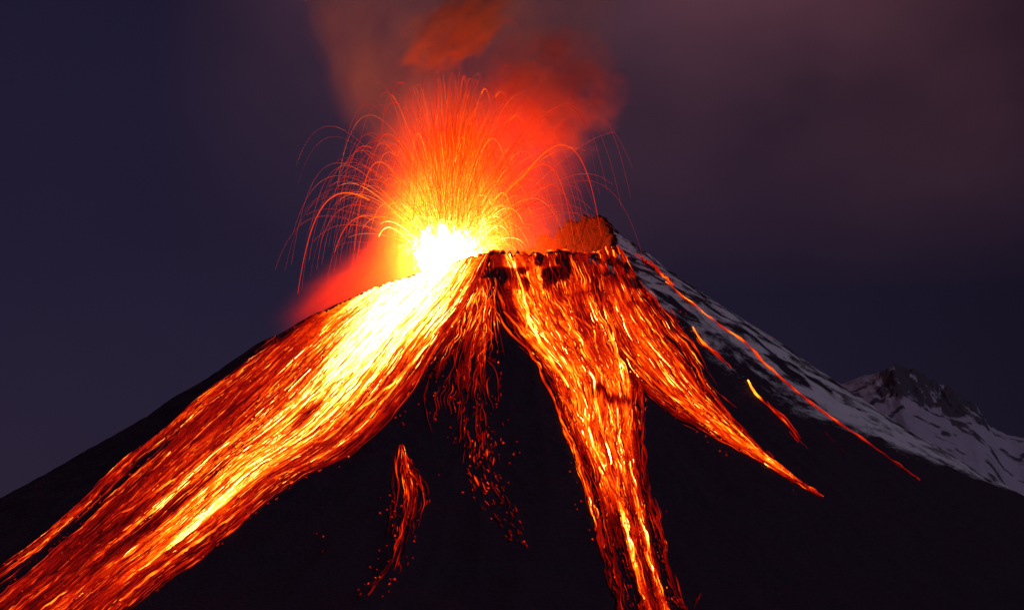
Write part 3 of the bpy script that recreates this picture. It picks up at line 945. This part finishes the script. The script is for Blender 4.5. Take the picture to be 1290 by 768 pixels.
for n_, (s0, ap, t0, t1, h0, h1, hw, lab) in enumerate(ARCS):
    q = np.linspace(0, 1, 48)
    tq = t0 + (t1 - t0) * q
    drag = (1 - np.exp(-0.75 * tq)) / (1 - math.exp(-0.75))
    px = s0[0] + (ap[0] - s0[0]) * drag
    py = s0[1] + (ap[1] - s0[1]) * (1 - (1 - tq) ** 2)
    dep = -30 + ((n_ * 37) % 90 - 45) * tq
    P = np.stack([at(a_, b_, d_) for a_, b_, d_ in zip(px, py, dep)])
    ok = P[:, 2] > height(P[:, 0], P[:, 1]) - 2
    m_ = int(ok.sum()) if ok.all() else int(np.argmin(ok))
    P, q = P[:m_], q[:m_]
    h = np.clip(h0 + 0.20 + (h1 - h0) * q * 0.6, 0.46, 1)
    w = hw * 1.4 * M * (1 - 0.65 * q)
    Vv, Ff, hv = tubes(P[None], w[None], h[None], 6)
    o = mesh_obj('lava_arc', Vv, Ff, MAT_SPRAY, {'lava_heat': hv})
    tag(o, lab, 'lava arc', ARC_GROUP)


# ------------------------------------------------------------------ glowing gas and smoke
def gas_mat(name, dens, colr, emis=None, ecol=(1, .08, .006), noise=2.2, amp=1.2, warp=0.5, stretch=(1, 1, 1), power=1.0, bend=0.0, detail=3.0, seed=0.0, bias=0.0, aniso=0.0, flat=0.0):
    m, t = new_mat(name)
    n = t.nodes
    tcn = n.new('ShaderNodeTexCoord')
    ln = n.new('ShaderNodeVectorMath')
    ln.operation = 'LENGTH'
    wn = n.new('ShaderNodeTexNoise')
    wn.inputs['Scale'].default_value = 1.5
    wn.inputs['Detail'].default_value = 2.0
    mpw = n.new('ShaderNodeMapping')
    mpw.inputs['Location'].default_value = (seed * 1.3 + 4, seed, 2 - seed)
    t.links.new(tcn.outputs['Object'], mpw.inputs[0])
    t.links.new(mpw.outputs[0], wn.inputs['Vector'])
    off = n.new('ShaderNodeVectorMath')
    off.operation = 'MULTIPLY_ADD'
    t.links.new(wn.outputs['Color'], off.inputs[0])
    off.inputs[1].default_value = (bend, bend, bend)
    off.inputs[2].default_value = (-bend / 2, -bend / 2, -bend / 2)
    adv = n.new('ShaderNodeVectorMath')
    adv.operation = 'ADD'
    t.links.new(tcn.outputs['Object'], adv.inputs[0])
    t.links.new(off.outputs[0], adv.inputs[1])
    t.links.new(adv.outputs[0], ln.inputs[0])
    true_len = n.new('ShaderNodeVectorMath')
    true_len.operation = 'LENGTH'
    t.links.new(tcn.outputs['Object'], true_len.inputs[0])
    rim_fade = math_node(t, 'MULTIPLY', math_node(t, 'SUBTRACT', 1.0, true_len.outputs['Value'], True), 5.0 if flat else 2.0, True)
    mp_ = n.new('ShaderNodeMapping')
    mp_.inputs['Scale'].default_value = stretch
    mp_.inputs['Location'].default_value = (seed, seed * 0.7, -seed * 0.4)
    t.links.new(tcn.outputs['Object'], mp_.inputs[0])
    nz_ = n.new('ShaderNodeTexNoise')
    nz_.inputs['Scale'].default_value = noise
    nz_.inputs['Detail'].default_value = detail
    nz_.inputs['Roughness'].default_value = 0.5
    nz_.inputs['Distortion'].default_value = warp
    t.links.new(mp_.outputs[0], nz_.inputs['Vector'])
    nn = math_node(t, 'MULTIPLY', math_node(t, 'SUBTRACT', nz_.outputs[0], 0.5 - bias), amp)
    if flat:          # smoke: nearly even inside, torn at its edge
        fall = math_node(t, 'SUBTRACT', 1.0, ln.outputs['Value'], True)
        body = math_node(t, 'MULTIPLY', fall, flat, True)
        d = math_node(t, 'MULTIPLY', body, math_node(t, 'ADD', math_node(t, 'MULTIPLY', body, 0.5), nn))
    else:             # hot gas: thinning smoothly outwards
        sq = math_node(t, 'SUBTRACT', 1.0, math_node(t, 'MULTIPLY', ln.outputs['Value'], ln.outputs['Value']), True)
        d = math_node(t, 'MULTIPLY', math_node(t, 'MULTIPLY', sq, sq), math_node(t, 'ADD', 1.0, nn))
    d = math_node(t, 'MULTIPLY', math_node(t, 'MAXIMUM', d, 0.0), rim_fade)
    if power != 1.0:
        d = math_node(t, 'POWER', d, power)
    o_ = n.new('ShaderNodeOutputMaterial')
    pv = n.new('ShaderNodeVolumePrincipled')
    pv.inputs['Color'].default_value = (*colr, 1)
    pv.inputs['Anisotropy'].default_value = aniso
    t.links.new(math_node(t, 'MULTIPLY', d, dens), pv.inputs['Density'])
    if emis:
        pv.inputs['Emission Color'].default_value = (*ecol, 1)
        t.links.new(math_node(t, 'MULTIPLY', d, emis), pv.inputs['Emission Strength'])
    t.links.new(pv.outputs[0], o_.inputs['Volume'])
    return m


def puff(name, px, py, rx, ry, depth, mat, rd=None, roll=0.0, parent=None):
    c = at(px, py, depth)
    Pv, Fq = blob(np.zeros(3), (1, 1, 1), 5, 32, 18, 0.0)
    me_o = mesh_obj(name, Pv, Fq, mat)
    me_o.data.transform(__import__('mathutils').Matrix.Translation((0, 0, -1)))
    me_o.location = c
    me_o.scale = (rx * M, (rd or rx) * M, ry * M)
    me_o.rotation_euler = (0, R(roll), 0)
    if parent is not None:
        me_o.parent = parent
        me_o.location = c - np.array(parent.location)
    return me_o


OG = (1, .056, .001)
puff('hot_gas', 560, 222, 135, 165, -10, gas_mat('orange_fountain_gas', 0.0030, (0.35, .12, .06), 0.0074, OG, noise=3.4, amp=2.4, stretch=(1.7, 1.7, .5), seed=3.1, bend=.8, power=1.25, detail=5), rd=100, parent=fountain)
puff('hot_gas', 640, 205, 130, 150, 10, gas_mat('red_orange_fountain_gas', 0.0030, (0.35, .12, .06), 0.0054, (1, .036, .001), noise=3.0, amp=2.4, stretch=(1.6, 1.6, .7), seed=9.4, bend=.8, power=1.25, detail=5), rd=100, parent=fountain)
puff('hot_gas', 590, 298, 190, 120, -20, gas_mat('low_fountain_gas', 0.0030, (0.35, .12, .06), 0.0034, (1, .034, .001), noise=2.8, amp=2.0, seed=5.9, bend=.6, power=1.2, detail=4), rd=110, parent=fountain)
puff('hot_gas', 564, 296, 138, 165, -20, gas_mat('yellow_vent_gas', 0.0003, (0.6, .4, .3), 0.120, (1, .20, .012), noise=3.4, amp=1.4, stretch=(1.6, 1.6, .5), power=2.4, seed=1.7, bend=.25), rd=80, parent=fountain)

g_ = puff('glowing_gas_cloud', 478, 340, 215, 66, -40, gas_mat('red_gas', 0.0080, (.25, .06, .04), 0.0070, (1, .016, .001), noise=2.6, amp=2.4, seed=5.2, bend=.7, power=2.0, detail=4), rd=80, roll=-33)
tag(g_, 'soft red glowing gas drifting over the upper edge of the wide left flow', 'gas cloud')

s1 = puff('smoke_column', 585, -40, 235, 300, 60, gas_mat('brown_ash_smoke', 0.0015, (.80, .60, .36), noise=3.4, amp=3.4, warp=0.6, stretch=(1, 1, .8), seed=2.2, bias=.02, flat=6.0, bend=.45, detail=5), rd=150)
tag(s1, 'tall dim brown smoke column rising above the crater out of the picture', 'smoke')
s2 = puff('smoke_puff', 696, 116, 108, 104, 0, gas_mat('red_lit_smoke', 0.015, (.95, .36, .28), noise=2.7, amp=4.0, warp=0.6, seed=8.4, flat=2.4, bend=.8, detail=5), rd=66, roll=20)  # red lava light partly put into the smoke colour
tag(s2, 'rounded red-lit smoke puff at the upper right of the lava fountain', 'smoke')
s3 = puff('smoke_puff', 582, 30, 110, 58, -40, gas_mat('orange_lit_smoke', 0.034, (.96, .42, .26), noise=3.2, amp=4.2, warp=0.6, seed=6.1, flat=2.0, bend=1.0, detail=5), rd=50, roll=-36)  # smoke colour carries part of the orange lava light
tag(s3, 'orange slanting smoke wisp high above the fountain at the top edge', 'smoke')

# ------------------------------------------------------------------ embers scattered on the dark slope
CL = [
    ('tiny glowing rock scattered along the lower edge of the wide left flow', [(545, 440), (500, 505), (440, 570), (390, 590)], 16, 24, .40),
    ('tiny glowing rock scattered on the dark slope below the spur', [(560, 470), (600, 530), (610, 600), (650, 560)], 60, 34, .44),
    ('tiny glowing rock scattered beside the middle lava flow', [(712, 540), (735, 620), (755, 690), (840, 640)], 22, 16, .44),
    ('tiny glowing rock scattered around the lone forked lava flow', [(500, 600), (480, 690), (470, 740), (530, 660)], 26, 18, .44),
    ('tiny glowing rock lying alone on the dark lower left slope', [(382, 665), (412, 675), (406, 702)], 3, 4, .46),
    ('tiny glowing rock among the broken streaks at the lower left', [(60, 680), (110, 690), (150, 665), (200, 650)], 16, 14, .42),
]
CL.append(('tiny glowing rock on the snowy upper right flank near the skyline', [(795, 318), (830, 345), (862, 385), (850, 440)], 26, 16, .40))
CL.append(('tiny glowing rock strewn along the lower edge of the right lava flow', [(800, 475), (860, 532), (930, 580), (1020, 625)], 16, 7, .36))
octv = np.array([(1, 0, 0), (0, 1, 0), (-1, 0, 0), (0, -1, 0), (0, 0, 1), (0, 0, -1)], float)
octf = np.array([(0, 1, 4), (1, 2, 4), (2, 3, 4), (3, 0, 4), (1, 0, 5), (2, 1, 5), (3, 2, 5), (0, 3, 5)])
for ci, (lab, path, n_, spread, h0) in enumerate(CL):
    g = np.random.default_rng(400 + ci)
    pth = np.array(path, float)
    for _ in range(n_):
        q = g.uniform(0, len(pth) - 1)
        a_ = int(q)
        c = pth[a_] + (pth[a_ + 1] - pth[a_]) * (q - a_) + g.normal(0, spread, 2) * 0.6
        P = drape(c[0], c[1], 1.5)
        if np.isnan(P).any():
            continue
        k = g.uniform(0.6, 1.5) * M
        vv_ = octv * k * g.uniform(0.6, 1.3, (6, 1)) + P
        o = mesh_obj('glowing_rock', vv_, octf, MAT_EMBER, {'lava_heat': np.full(6, h0 + g.normal(0, .08))})
        tag(o, lab, 'glowing rock', lab.replace('tiny glowing rock', 'glowing rocks'))
